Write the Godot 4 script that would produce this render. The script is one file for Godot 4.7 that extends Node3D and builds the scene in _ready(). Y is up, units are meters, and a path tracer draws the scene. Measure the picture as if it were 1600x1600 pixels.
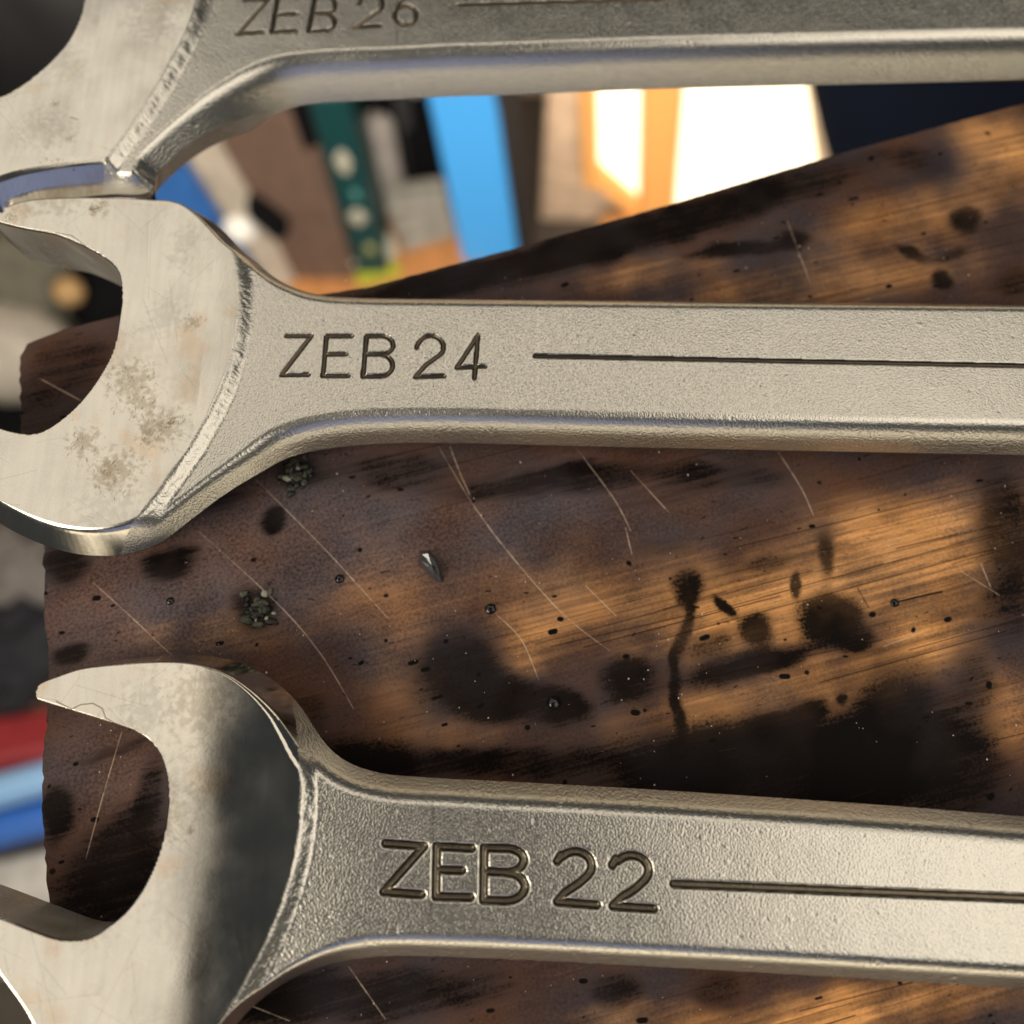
extends Node3D
# A close-up of three spanners lying on a stained board, with a blurred workshop corner below. Outlines are in millimetres, the scene in metres.
const MM := 0.001
const OUTLINE_26 := [[-96.28,-110.21,"c"],[-88.58,-117.90,"o"],[-77.94,-122.19,"o"],[-67.45,-121.47,"o"],[-57.34,-115.07,"o"],[-50.31,-106.80,"o"],[-45.13,-100.12,"o"],[-40.99,-98.81,"o"],[-34.52,-96.78,"h"],[-24.29,-95.20,"h"],[0.00,-95.59,"h"],[40.65,-97.18,"h"],[81.57,-98.77,"h"],[149.51,-101.43,"h"],[158.56,-103.19,"h"],[168.74,-109.63,"o"],[182.80,-117.13,"o"],[198.50,-114.54,"o"],[210.54,-104.54,"c"],[191.14,-101.28,"j"],[183.41,-98.94,"j"],[179.88,-87.90,"j"],[184.15,-77.11,"j"],[192.01,-75.30,"j"],[211.59,-73.36,"c"],[200.25,-62.57,"o"],[184.76,-58.92,"o"],[170.23,-65.46,"o"],[159.63,-71.20,"h"],[150.49,-72.35,"h"],[78.40,-70.31,"g"],[48.91,-69.47,"g"],[19.52,-68.52,"g"],[0.00,-67.57,"g"],[-9.73,-67.21,"g"],[-19.44,-66.62,"g"],[-29.10,-66.06,"g"],[-33.83,-65.17,"g"],[-38.32,-62.98,"g"],[-42.76,-60.05,"p"],[-46.79,-56.21,"p"],[-49.21,-53.29,"p"],[-50.72,-51.12,"p"],[-50.85,-48.74,"p"],[-52.44,-47.57,"p"],[-56.70,-47.57,"p"],[-62.31,-46.83,"p"],[-66.68,-45.89,"p"],[-72.00,-44.21,"p"],[-77.69,-45.78,"p"],[-85.08,-51.10,"p"],[-92.44,-59.90,"p"],[-93.46,-67.13,"c"],[-86.94,-64.53,"j"],[-80.07,-62.08,"j"],[-75.29,-60.75,"j"],[-72.58,-60.86,"j"],[-70.16,-62.63,"j"],[-68.05,-64.87,"j"],[-66.16,-67.47,"j"],[-64.51,-70.56,"j"],[-63.49,-74.39,"j"],[-63.19,-78.18,"j"],[-63.60,-83.01,"j"],[-64.89,-87.95,"j"],[-67.63,-91.47,"j"],[-72.42,-94.02,"j"],[-78.78,-96.86,"j"],[-87.40,-100.78,"j"]]
const STROKES_26 := [[[-39.94,-79.53],[-36.47,-79.71],[-40.46,-73.27],[-36.81,-73.56]],[[-35.05,-80.01],[-35.39,-73.56],[-31.88,-73.85]],[[-35.05,-80.01],[-31.62,-80.25]],[[-35.18,-76.76],[-31.96,-77.00]],[[-29.46,-80.13],[-29.98,-73.74]],[[-29.47,-80.25],[-28.27,-80.31],[-27.79,-80.25],[-27.32,-80.16],[-26.90,-79.88],[-26.58,-79.47],[-26.39,-78.95],[-26.36,-78.41],[-26.49,-77.90],[-26.76,-77.48],[-27.14,-77.21],[-27.59,-77.12],[-29.73,-77.00]],[[-28.06,-77.00],[-27.78,-77.06],[-27.29,-76.96],[-26.84,-76.68],[-26.50,-76.25],[-26.30,-75.73],[-26.26,-75.17],[-26.40,-74.65],[-26.69,-74.23],[-27.10,-73.95],[-27.58,-73.85],[-29.98,-73.74]],[[-22.83,-78.92],[-22.74,-79.10],[-22.57,-79.91],[-22.14,-80.56],[-21.51,-80.93],[-20.80,-80.95],[-20.12,-80.62],[-19.60,-80.00],[-19.33,-79.20],[-19.34,-78.35],[-19.64,-77.61],[-20.68,-76.82],[-23.08,-74.44],[-19.50,-74.74]],[[-15.13,-81.23],[-16.73,-79.22],[-17.32,-77.12]],[[-14.16,-76.70],[-14.30,-75.93],[-14.73,-75.31],[-15.36,-74.96],[-16.08,-74.96],[-16.73,-75.31],[-17.21,-75.93],[-17.40,-76.70],[-17.27,-77.48],[-16.84,-78.11],[-16.20,-78.45],[-15.48,-78.45],[-14.82,-78.11],[-14.35,-77.48],[-14.16,-76.70]]]
const SHAPE_26 := [11.00, 9.80, [-92.40,-82.89,46.02], [183.78,-88.03,31.72], [-8.02,-78.56,100.00,-82.72]]
const OUTLINE_24 := [[-71.80,-41.54,"c"],[-71.41,-44.31,"o"],[-67.74,-46.28,"o"],[-62.49,-46.91,"o"],[-53.56,-46.91,"o"],[-49.06,-46.59,"o"],[-47.09,-46.49,"o"],[-44.50,-45.66,"o"],[-41.81,-43.69,"o"],[-39.64,-41.44,"o"],[-37.77,-39.46,"o"],[-36.20,-38.25,"o"],[-33.60,-35.82,"o"],[-30.37,-33.93,"h"],[-26.27,-32.74,"h"],[-21.13,-32.34,"h"],[-8.80,-32.15,"h"],[17.59,-31.85,"h"],[43.95,-31.55,"h"],[70.26,-31.26,"h"],[135.19,-30.53,"h"],[143.60,-31.53,"h"],[153.33,-39.24,"o"],[166.63,-45.51,"o"],[180.98,-42.40,"o"],[191.63,-32.62,"c"],[173.59,-30.51,"j"],[166.36,-28.71,"j"],[162.60,-18.69,"j"],[166.03,-8.55,"j"],[173.20,-6.52,"j"],[191.16,-3.83,"c"],[180.20,5.60,"o"],[165.76,8.24,"o"],[152.67,1.55,"o"],[143.20,-6.48,"h"],[134.81,-7.75,"h"],[67.39,-9.19,"h"],[42.18,-9.72,"h"],[16.89,-10.26,"h"],[0.00,-10.71,"h"],[-8.46,-10.89,"h"],[-16.92,-10.80,"h"],[-23.65,-10.17,"h"],[-29.03,-8.74,"h"],[-32.91,-6.14,"p"],[-36.75,-3.30,"p"],[-40.48,-0.09,"p"],[-44.17,2.99,"p"],[-48.00,4.39,"p"],[-51.96,4.72,"p"],[-56.04,4.14,"p"],[-60.27,2.74,"p"],[-64.66,0.58,"p"],[-70.18,-3.05,"p"],[-76.36,-9.55,"p"],[-77.75,-15.98,"c"],[-70.71,-13.34,"j"],[-64.62,-10.99,"j"],[-61.76,-10.30,"j"],[-59.98,-10.30,"j"],[-58.56,-10.99,"j"],[-56.56,-12.73,"j"],[-54.64,-15.19,"j"],[-53.03,-18.30,"j"],[-51.92,-21.65,"j"],[-51.63,-25.16,"j"],[-51.67,-28.63,"j"],[-51.98,-31.01,"j"],[-52.73,-33.42,"j"],[-54.24,-35.08,"j"],[-57.27,-37.04,"j"],[-61.82,-39.13,"j"],[-66.13,-40.03,"j"]]
const STROKES_24 := [[[-29.76,-24.44],[-26.49,-24.44],[-30.00,-18.82],[-26.53,-18.87]],[[-24.48,-24.39],[-24.61,-18.68],[-21.32,-18.68]],[[-24.48,-24.39],[-21.17,-24.44]],[[-24.53,-21.75],[-21.76,-21.79]],[[-19.21,-24.39],[-19.38,-18.64]],[[-19.21,-24.39],[-17.31,-24.44],[-17.20,-24.44],[-16.68,-24.36],[-16.21,-24.13],[-15.86,-23.77],[-15.66,-23.34],[-15.64,-22.88],[-15.81,-22.45],[-16.13,-22.10],[-16.57,-21.87],[-17.09,-21.79],[-19.25,-21.77]],[[-17.19,-21.77],[-17.19,-21.75],[-16.66,-21.65],[-16.18,-21.38],[-15.82,-20.97],[-15.61,-20.46],[-15.59,-19.92],[-15.75,-19.41],[-16.08,-19.00],[-16.53,-18.73],[-17.05,-18.64],[-19.38,-18.59]],[[-12.53,-22.72],[-12.38,-23.41],[-12.22,-23.52],[-11.89,-24.00],[-11.40,-24.34],[-10.82,-24.48],[-10.22,-24.41],[-9.68,-24.13],[-9.27,-23.69],[-9.04,-23.13],[-9.01,-22.54],[-9.20,-21.98],[-9.84,-21.38],[-11.28,-20.23],[-12.58,-18.55],[-8.84,-18.68]],[[-4.88,-18.37],[-4.50,-24.51],[-7.20,-19.87],[-3.51,-20.05]]]
const SHAPE_24 := [10.00, 9.00, [-72.03,-25.97,35.97], [166.20,-18.63,29.28], [3.02,-21.52,100.00,-19.43]]
const OUTLINE_22 := [[-55.67,22.14,"c"],[-56.81,21.22,"u"],[-55.71,19.65,"u"],[-53.31,18.59,"u"],[-50.45,17.66,"u"],[-46.35,17.19,"u"],[-40.41,16.82,"u"],[-36.02,17.13,"u"],[-32.60,18.01,"e"],[-29.19,19.77,"e"],[-26.14,22.19,"e"],[-24.21,24.51,"q"],[-22.70,26.57,"q"],[-20.95,28.33,"q"],[-18.59,29.71,"q"],[-15.13,30.65,"q"],[-11.34,31.01,"q"],[0.00,31.58,"q"],[15.06,32.37,"q"],[30.04,33.29,"q"],[44.93,34.28,"q"],[59.71,35.41,"q"],[115.54,39.63,"h"],[123.28,39.30,"h"],[132.68,30.33,"o"],[145.14,25.19,"o"],[158.14,28.68,"o"],[167.45,38.10,"c"],[150.84,39.23,"j"],[144.14,40.55,"j"],[140.25,49.56,"j"],[142.94,59.00,"j"],[149.41,61.18,"j"],[165.73,64.45,"c"],[155.28,72.59,"o"],[141.94,74.36,"o"],[130.25,67.65,"o"],[122.09,57.54,"h"],[114.46,56.21,"h"],[57.28,53.11,"q"],[43.06,52.34,"q"],[28.77,51.57,"q"],[14.42,50.86,"q"],[3.61,50.34,"q"],[-7.23,49.95,"q"],[-14.46,49.89,"q"],[-19.48,50.54,"q"],[-23.36,51.83,"q"],[-26.46,53.55,"u"],[-28.80,55.39,"u"],[-31.06,57.83,"u"],[-34.23,61.27,"u"],[-39.47,64.10,"u"],[-45.13,63.20,"u"],[-49.27,59.83,"u"],[-51.29,55.86,"u"],[-55.04,51.80,"u"],[-60.16,46.43,"u"],[-64.91,43.68,"u"],[-67.74,41.62,"c"],[-61.11,43.47,"j"],[-55.23,45.37,"j"],[-49.27,47.30,"j"],[-47.31,47.55,"j"],[-45.29,47.30,"j"],[-43.70,46.37,"j"],[-41.84,44.80,"j"],[-40.26,42.52,"j"],[-39.04,39.29,"j"],[-38.51,36.00,"j"],[-38.53,33.32,"j"],[-38.95,30.94,"j"],[-39.96,28.52,"j"],[-41.31,26.98,"j"],[-43.05,25.93,"j"],[-47.03,24.65,"j"],[-51.26,23.44,"j"]]
const STROKES_22 := [[[-14.14,37.97],[-9.82,38.26],[-14.15,42.93],[-9.98,43.21]],[[-8.41,38.26],[-8.37,43.41],[-4.59,43.47]],[[-8.41,38.26],[-4.50,38.47]],[[-8.41,40.66],[-5.56,40.77]],[[-3.10,38.41],[-3.14,43.69]],[[-3.10,38.41],[-1.07,38.47],[-0.60,38.47],[0.06,38.54],[0.64,38.76],[1.08,39.09],[1.30,39.49],[1.30,39.92],[1.07,40.33],[0.64,40.66],[0.06,40.87],[-0.60,40.94],[-3.08,40.86]],[[-0.75,40.94],[-0.59,41.00],[0.10,41.09],[0.72,41.33],[1.17,41.71],[1.41,42.18],[1.41,42.67],[1.17,43.13],[0.71,43.50],[0.10,43.75],[-0.59,43.83],[-3.14,43.78]],[[5.05,39.83],[5.48,39.18],[5.63,39.32],[6.13,38.98],[6.74,38.80],[7.38,38.80],[7.98,38.98],[8.46,39.32],[8.77,39.78],[8.87,40.29],[8.75,40.81],[8.41,41.26],[7.41,42.06],[5.91,42.96],[4.98,43.93],[9.33,44.25]],[[11.14,40.23],[11.59,39.57],[11.82,39.74],[12.35,39.39],[12.98,39.20],[13.65,39.20],[14.27,39.39],[14.76,39.74],[15.08,40.22],[15.17,40.75],[15.03,41.29],[14.67,41.76],[13.60,42.64],[12.09,43.48],[11.07,44.38],[15.55,44.63]]]
const SHAPE_22 := [9.50, 8.40, [-54.36,34.81,30.69], [143.54,49.78,26.84], [17.86,42.12,100.00,45.30]]
const BOARD := [[150.00,-90.79],[80.82,-69.30],[51.51,-60.19],[25.25,-51.20],[1.91,-43.65],[-20.69,-36.77],[-37.36,-33.83],[-57.19,-31.96],[-64.77,-29.79],[-69.41,-27.65],[-69.94,-25.83],[-69.02,-19.68],[-67.74,-12.95],[-64.63,-4.61],[-62.26,1.65],[-60.75,10.27],[-59.09,17.71],[-58.51,22.51],[-58.03,28.74],[-57.44,34.01],[-55.95,40.58],[-54.43,46.92],[-52.89,53.04],[-50.54,64.67],[-52.00,120.00],[150.00,120.00]]
const DARK := [[-6.6,18.1,5.6,5.1,1.00,0],[0.0,22.1,6.1,2.8,1.00,0],[6.5,23.1,3.4,2.4,1.00,0],[15.2,19.5,3.9,3.3,0.80,0],[22.7,12.4,0.8,5.0,0.80,10],[21.0,18.5,0.6,4.1,0.80,4],[20.9,23.7,0.7,3.1,0.90,-6],[22.4,9.4,1.1,1.2,0.60,0],[23.2,7.3,2.2,1.9,0.70,0],[32.1,13.2,2.3,2.1,0.90,0],[27.9,10.3,0.8,2.0,1.00,-35],[41.8,11.9,3.8,3.3,1.10,0],[44.4,14.4,2.7,1.8,1.00,0],[41.9,3.0,1.3,3.4,0.90,0],[37.5,7.3,0.9,1.7,0.90,0],[34.1,4.1,4.3,1.2,0.60,-10],[30.5,17.7,8.6,1.6,0.95,-14],[25.7,15.3,3.3,1.5,0.50,-14],[36.9,23.5,3.2,1.4,1.10,-28],[33.9,24.9,1.8,1.1,1.10,0],[41.9,21.7,0.7,0.7,1.00,0],[34.2,30.3,20.7,6.0,1.30,0],[49.0,24.1,6.1,6.1,1.00,0],[55.8,29.5,5.6,5.6,0.80,0],[66.3,-0.1,4.3,9.5,0.75,0],[63.6,11.1,4.2,5.0,0.50,0],[58.9,20.1,3.3,4.9,0.50,0],[34.9,-43.7,8.1,1.4,0.85,-6],[42.2,-45.4,2.7,1.9,0.90,0],[64.1,-57.9,4.4,3.5,0.60,0],[68.7,-48.2,2.7,2.3,0.90,0],[65.3,-42.6,3.4,1.2,0.70,-20],[63.2,-38.0,1.9,1.9,0.80,0],[25.3,-49.0,0.9,2.5,0.90,-25],[-9.4,-38.0,14.1,2.5,1.10,-14],[9.5,-43.2,14.3,3.2,1.00,-16],[29.0,-49.5,16.5,3.1,0.90,-16],[47.2,-56.7,14.7,2.9,0.60,-16],[59.1,-42.9,2.9,1.0,0.80,35],[74.5,-38.0,3.8,2.8,0.60,0],[-45.8,4.3,3.6,2.4,1.00,0],[-59.6,4.3,3.8,3.4,0.85,0],[-57.0,16.5,2.3,1.7,0.90,0],[-32.2,-1.5,1.9,2.1,0.95,0],[-43.6,-5.5,7.9,2.6,0.60,0],[7.0,-7.2,16.7,2.3,0.75,-6],[29.0,-7.8,7.9,2.1,0.60,0],[18.3,-4.6,7.8,1.7,0.40,-10],[-17.6,-8.3,14.1,2.6,0.50,0],[-33.6,10.3,2.9,2.9,0.80,0],[-29.4,-8.3,3.5,2.3,0.70,0],[19.7,2.1,4.3,1.5,0.35,0],[-19.1,29.5,8.0,3.2,0.80,0],[-3.2,29.9,14.3,1.9,0.80,0],[-26.7,24.1,4.0,3.2,0.50,0],[-55.7,35.3,1.9,3.3,1.10,0],[-44.8,34.0,1.6,5.2,0.55,0],[-47.2,40.9,5.4,5.4,0.90,0],[-49.2,28.1,4.8,0.7,0.60,-16],[-49.7,44.8,6.1,3.8,0.80,0],[-23.7,55.7,14.8,3.0,0.80,0],[12.3,55.0,3.7,1.9,0.70,0],[23.8,54.7,3.7,1.9,0.60,0],[-7.4,54.4,8.9,2.2,0.50,0],[-63.8,-17.7,7.2,6.3,0.55,0],[-62.3,-25.6,5.5,3.7,0.50,0]]  # stains and burns; blobs along ZEB 22 also paint its shadow in
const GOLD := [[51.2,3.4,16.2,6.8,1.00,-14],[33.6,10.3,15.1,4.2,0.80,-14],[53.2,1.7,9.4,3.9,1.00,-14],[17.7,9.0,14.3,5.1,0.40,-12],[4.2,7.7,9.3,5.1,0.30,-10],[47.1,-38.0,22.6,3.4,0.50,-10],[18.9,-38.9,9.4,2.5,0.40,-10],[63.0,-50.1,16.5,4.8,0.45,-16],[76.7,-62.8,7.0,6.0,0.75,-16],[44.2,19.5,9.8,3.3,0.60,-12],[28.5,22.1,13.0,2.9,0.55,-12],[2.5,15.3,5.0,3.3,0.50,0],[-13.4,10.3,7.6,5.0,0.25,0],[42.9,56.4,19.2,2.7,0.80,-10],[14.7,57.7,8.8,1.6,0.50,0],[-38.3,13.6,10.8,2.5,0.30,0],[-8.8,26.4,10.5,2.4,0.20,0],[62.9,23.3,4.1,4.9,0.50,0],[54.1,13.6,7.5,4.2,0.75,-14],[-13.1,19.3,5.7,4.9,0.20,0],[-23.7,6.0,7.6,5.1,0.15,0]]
const MAUVE := [[-42.9,1.7,22.3,10.3,0.90,0],[-21.5,-0.1,19.0,10.3,0.70,0],[-50.2,11.1,12.6,7.5,0.80,0],[-50.0,31.0,6.4,7.1,0.70,0],[4.3,-1.0,19.0,6.9,0.50,0],[-13.3,14.4,10.0,7.5,0.40,0],[17.5,-6.4,17.5,4.4,0.40,0],[60.3,21.7,6.5,7.3,0.50,0],[65.9,-2.8,7.8,10.4,0.50,0],[-37.1,55.7,14.8,4.4,0.40,0]]
const SCRATCHES := [[[-10.2,-12.2],[-5.2,-3.7],[0.0,3.4],[6.7,11.1],[12.6,15.8]],[[-8.6,-12.2],[-7.2,-8.5],[-5.7,-5.1]],[[-35.1,-7.4],[-25.7,1.7],[-20.3,7.3],[-16.2,11.6]],[[-42.2,-0.1],[-31.1,9.4],[-24.8,16.1],[-20.1,23.1]],[[-55.4,6.9],[-50.2,11.1],[-43.9,16.4]],[[8.9,-12.0],[13.9,-4.6],[16.0,-0.1]],[[16.3,-8.7],[21.2,-2.8]],[[36.8,-11.5],[39.5,-6.2],[40.8,-2.3]],[[-49.1,25.9],[-50.4,33.3],[-51.5,40.7]],[[-67.3,-22.6],[-60.6,-19.0]],[[-2.1,11.1],[1.2,14.4],[3.4,19.5]],[[41.5,-48.4],[43.9,-37.8]],[[-19.1,52.4],[-14.6,57.8]],[[-30.3,56.4],[-25.6,58.0]],[[15.3,-0.6],[16.0,3.1]],[[9.7,7.3],[13.6,11.3]],[[59.5,5.3],[64.2,8.6]],[[62.4,4.3],[63.2,7.6]],[[48.0,15.3],[54.1,13.2]]]
const DARK_LINES := [[[50.0,9.6],[53.0,8.9],[56.7,8.1]],[[45.6,7.6],[46.8,10.3]],[[-48.1,36.4],[-45.5,38.4],[-42.6,39.9]],[[59.6,-42.9],[64.1,-41.3]],[[19.1,14.4],[68.7,1.2]],[[23.4,11.5],[49.4,4.3]],[[30.0,2.1],[70.2,-7.8]],[[42.4,6.4],[69.1,-1.0]],[[5.0,15.3],[23.4,11.1]],[[33.2,57.0],[60.1,51.0]],[[24.6,19.3],[48.1,14.4]],[[53.1,-48.4],[78.5,-55.8]],[[37.7,-38.0],[57.3,-43.4]]]
const MARKS_26 := [[[0.9737,0.8988],[0.9915,0.9056]]]
const GRIME_26 := [[0.8777,0.7375,9],[0.9816,0.9525,6],[0.9330,0.8630,5]]
const MARKS_24 := [[[0.6591,0.2912],[0.6926,0.2975],[0.7307,0.3270]],[[0.7202,0.2250],[0.7323,0.2425]]]
const GRIME_24 := [[0.8615,0.6324,26],[0.8894,0.6809,18],[0.9375,0.7327,24],[0.9096,0.7421,14],[0.7840,0.7622,18],[0.8609,0.8218,26],[0.8369,0.8283,16],[0.9697,0.5040,10],[1.0149,0.4967,8],[0.7970,0.5831,8]]
const MARKS_22 := [[[0.5268,0.3088],[0.5566,0.3223],[0.5716,0.3145],[0.5932,0.3122],[0.6117,0.3212],[0.6198,0.3379],[0.6382,0.3468],[0.6766,0.3601]]]
const GRIME_22 := [[0.7931,0.5279,4]]

var rng := RandomNumberGenerator.new()
var taken := {}

# ---------------------------------------------------------------- naming
func numbered(called: String) -> String:
	var n: int = taken.get(called, 0)
	taken[called] = n + 1
	return called if n == 0 else "%s_%03d" % [called, n]

func thing(called: String, label: String, category: String, at := Vector3.ZERO, group := "") -> Node3D:
	var o := Node3D.new()
	o.name = numbered(called)
	o.position = at
	tag(o, label, category, group)
	add_child(o)
	return o

func tag(o: Node3D, label: String, category: String, group := "") -> void:
	o.set_meta("label", label)
	o.set_meta("category", category)
	if group:
		o.set_meta("group", group)

func part(called: String, mesh: Mesh, m: Material, parent: Node3D, at := Vector3.ZERO) -> MeshInstance3D:
	var o := MeshInstance3D.new()
	o.name = called if parent != self else numbered(called)
	o.mesh = mesh
	o.material_override = m
	o.position = at
	parent.add_child(o, true)
	return o

# ---------------------------------------------------------------- materials
func lin(r: float, g: float, b: float) -> Color:
	return Color(r, g, b).linear_to_srgb()

func noise(freq: float, octaves := 4, sd := 1, kind := FastNoiseLite.TYPE_SIMPLEX_SMOOTH) -> FastNoiseLite:
	var n := FastNoiseLite.new()
	n.noise_type = kind
	n.frequency = freq
	n.seed = sd
	n.fractal_octaves = octaves
	n.fractal_type = FastNoiseLite.FRACTAL_FBM if octaves > 1 else FastNoiseLite.FRACTAL_NONE
	return n

func noise_tex(n: FastNoiseLite, w: int, h: int) -> ImageTexture:
	return ImageTexture.create_from_image(n.get_seamless_image(w, h, false, false, 0.03))

func matte(c: Color, rough := 0.7, metal := 0.0) -> StandardMaterial3D:
	var m := StandardMaterial3D.new()
	m.albedo_color = c
	m.roughness = rough
	m.metallic = metal
	return m

var worn: ImageTexture

func used(c: Color, rough := 0.7) -> StandardMaterial3D:   # a surface with uneven, handled colour
	if worn == null:
		var im := noise(0.015, 5, 91).get_seamless_image(256, 256)
		im.convert(Image.FORMAT_RGB8)
		for yy in 256:
			for xx in 256:
				var v := 0.80 + 0.20 * im.get_pixel(xx, yy).r
				im.set_pixel(xx, yy, Color(v, v, v))
		worn = ImageTexture.create_from_image(im)
	var m := matte(c, rough)
	m.albedo_texture = worn
	m.uv1_triplanar = true
	m.uv1_scale = Vector3.ONE / 0.12
	return m

func glow(c: Color, energy: float) -> StandardMaterial3D:
	var m := matte(c)
	m.emission_enabled = true
	m.emission = c
	m.emission_energy_multiplier = energy
	return m

# ---------------------------------------------------------------- meshes
func tri_out(st: SurfaceTool, a: Vector3, b: Vector3, c: Vector3, mid: Vector3) -> void:
	var n := (b - a).cross(c - a)
	if n.length_squared() < 1e-20:
		return
	n = n.normalized()
	if n.dot((a + b + c) / 3.0 - mid) > 0.0:   # seen from outside it would run anticlockwise
		var t := b
		b = c
		c = t
	else:
		n = -n
	for p: Vector3 in [a, b, c]:
		st.set_normal(n)
		st.add_vertex(p)

func quad_out(st: SurfaceTool, a: Vector3, b: Vector3, c: Vector3, d: Vector3, mid: Vector3) -> void:
	tri_out(st, a, b, c, mid)
	tri_out(st, a, c, d, mid)

func add_block(st: SurfaceTool, t: Transform3D, s: Vector3, bev: float) -> void:   # a box with chamfered edges
	var rings := []
	for lv in [[-s.y / 2, bev], [-s.y / 2 + bev, 0.0], [s.y / 2 - bev, 0.0], [s.y / 2, bev]]:
		var x: float = s.x / 2 - lv[1]
		var z: float = s.z / 2 - lv[1]
		var k := bev
		var ring := []
		for p in [[x - k, z], [-x + k, z], [-x, z - k], [-x, -z + k], [-x + k, -z], [x - k, -z], [x, -z + k], [x, z - k]]:
			ring.append(t * Vector3(p[0], lv[0], p[1]))
		rings.append(ring)
	var mid := t.origin
	for l in 3:
		for i in 8:
			quad_out(st, rings[l][i], rings[l][(i + 1) % 8], rings[l + 1][(i + 1) % 8], rings[l + 1][i], mid)
	for r in [rings[0], rings[3]]:
		for i in range(1, 7):
			tri_out(st, r[0], r[i], r[i + 1], mid)

func block(s: Vector3, bev: float, t := Transform3D()) -> ArrayMesh:
	var st := SurfaceTool.new()
	st.begin(Mesh.PRIMITIVE_TRIANGLES)
	add_block(st, t, s, bev)
	return st.commit()

func bar_frame(a: Vector3, b: Vector3) -> Transform3D:   # y from a to b, z towards the bench
	var y := (b - a).normalized()
	var x := y.cross(Vector3(0, 0.5, 0.85)).normalized()
	return Transform3D(Basis(x, y, x.cross(y)), (a + b) / 2)

func bar(a: Vector3, b: Vector3, w: float, t: float, bev := 0.003) -> ArrayMesh:
	return block(Vector3(w, a.distance_to(b), t), bev, bar_frame(a, b))

func lump(r: Vector3, rough: float, freq: float, sd: int, n := 40) -> ArrayMesh:   # a soft uneven body
	var st := SurfaceTool.new()
	st.begin(Mesh.PRIMITIVE_TRIANGLES)
	st.set_smooth_group(0)
	var nz := noise(freq, 3, sd)
	var m := n / 2
	for j in m + 1:
		for i in n + 1:
			var th := PI * j / m
			var ph := TAU * i / n
			var d := Vector3(sin(th) * cos(ph), cos(th), sin(th) * sin(ph))
			var k := 1.0 + rough * nz.get_noise_3dv(d * 10.0)
			st.add_vertex(d * r * k)
	for j in m:
		for i in n:
			var a := j * (n + 1) + i
			for q in [a, a + 1, a + n + 1, a + 1, a + n + 2, a + n + 1]:
				st.add_index(q)
	st.generate_normals()
	return st.commit()

# ---------------------------------------------------------------- spanners
func smooth_outline(pts: Array) -> Array:   # closed Catmull-Rom through the points; sharp at the corners marked c
	const SLOPE := {"h": 1.9, "o": 2.6, "u": 4.0, "p": 1.35, "g": 1.9, "e": 1.8, "q": 1.15, "j": 14.0, "c": 14.0}
	const SOFT := {"h": 2.6, "o": 0.6, "u": 0.5, "p": 0.7, "g": 2.6, "e": 0.6, "q": 1.1, "j": 0.22, "c": 0.22}
	const RIM := {"h": 0.5, "o": 0.5, "u": 0.5, "p": 0.66, "g": 0.38, "e": 0.58, "q": 0.62, "j": 0.96, "c": 0.96}   # height of the widest line, of the thickness
	var out := []
	var n := pts.size()
	for i in n:
		var a: Array = pts[i]
		var b: Array = pts[(i + 1) % n]
		var p0 := Vector2(pts[(i + n - 1) % n][0], pts[(i + n - 1) % n][1])
		var p1 := Vector2(a[0], a[1])
		var p2 := Vector2(b[0], b[1])
		var p3 := Vector2(pts[(i + 2) % n][0], pts[(i + 2) % n][1])
		if a[2] == "c":
			p0 = p1 + (p1 - p2)
		if b[2] == "c":
			p3 = p2 + (p2 - p1)
		var len := p1.distance_to(p2)
		var k := clampi(int(len / 0.7), 2, 14)
		var t1 := (p2 - p0) * len / maxf(p1.distance_to(p0) + len, 0.001)
		var t2 := (p3 - p1) * len / maxf(p3.distance_to(p2) + len, 0.001)
		var sa: float = SLOPE[a[2]]
		var sb: float = SLOPE[b[2]]
		var ka: float = SOFT[a[2]]
		var kb: float = SOFT[b[2]]
		var ra: float = RIM[a[2]]
		var rb: float = RIM[b[2]]
		if a[2] == "c":
			sa = sb
			ka = kb
			ra = rb
		if b[2] == "c":
			sb = sa
			kb = ka
			rb = ra
		for s in k:
			var t := float(s) / k
			var q := t * t
			var c := q * t
			var p := p1 * (2 * c - 3 * q + 1) + t1 * (c - 2 * q + t) + p2 * (3 * q - 2 * c) + t2 * (c - q)
			out.append([p.x, p.y, lerpf(sa, sb, t), lerpf(ka, kb, t), a[2] == "j" or (a[2] == "c" and b[2] == "j"), lerpf(ra, rb, t)])
	for pass_n in 3:   # the flank changes gradually from handle to head
		var was := out.duplicate(true)
		var m := out.size()
		for i in m:
			if out[i][4]:
				continue
			var s := 0.0
			var k := 0.0
			var w := 0.0
			var h := 0.0
			for q in range(-5, 6):
				var o: Array = was[(i + q + m) % m]
				if not o[4]:
					s += o[2]
					k += o[3]
					h += o[5]
					w += 1.0
			out[i][2] = s / w
			out[i][3] = k / w
			out[i][5] = h / w
	return out

func steps(from: float, to: float, marks: Array) -> PackedFloat32Array:   # grid lines: each mark is [start, spacing]
	var out := PackedFloat32Array()
	var x := from
	while x < to:
		out.append(x)
		var d := 0.5
		for m in marks:
			if x >= m[0]:
				d = m[1]
		x += d
	out.append(to)
	return out

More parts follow.
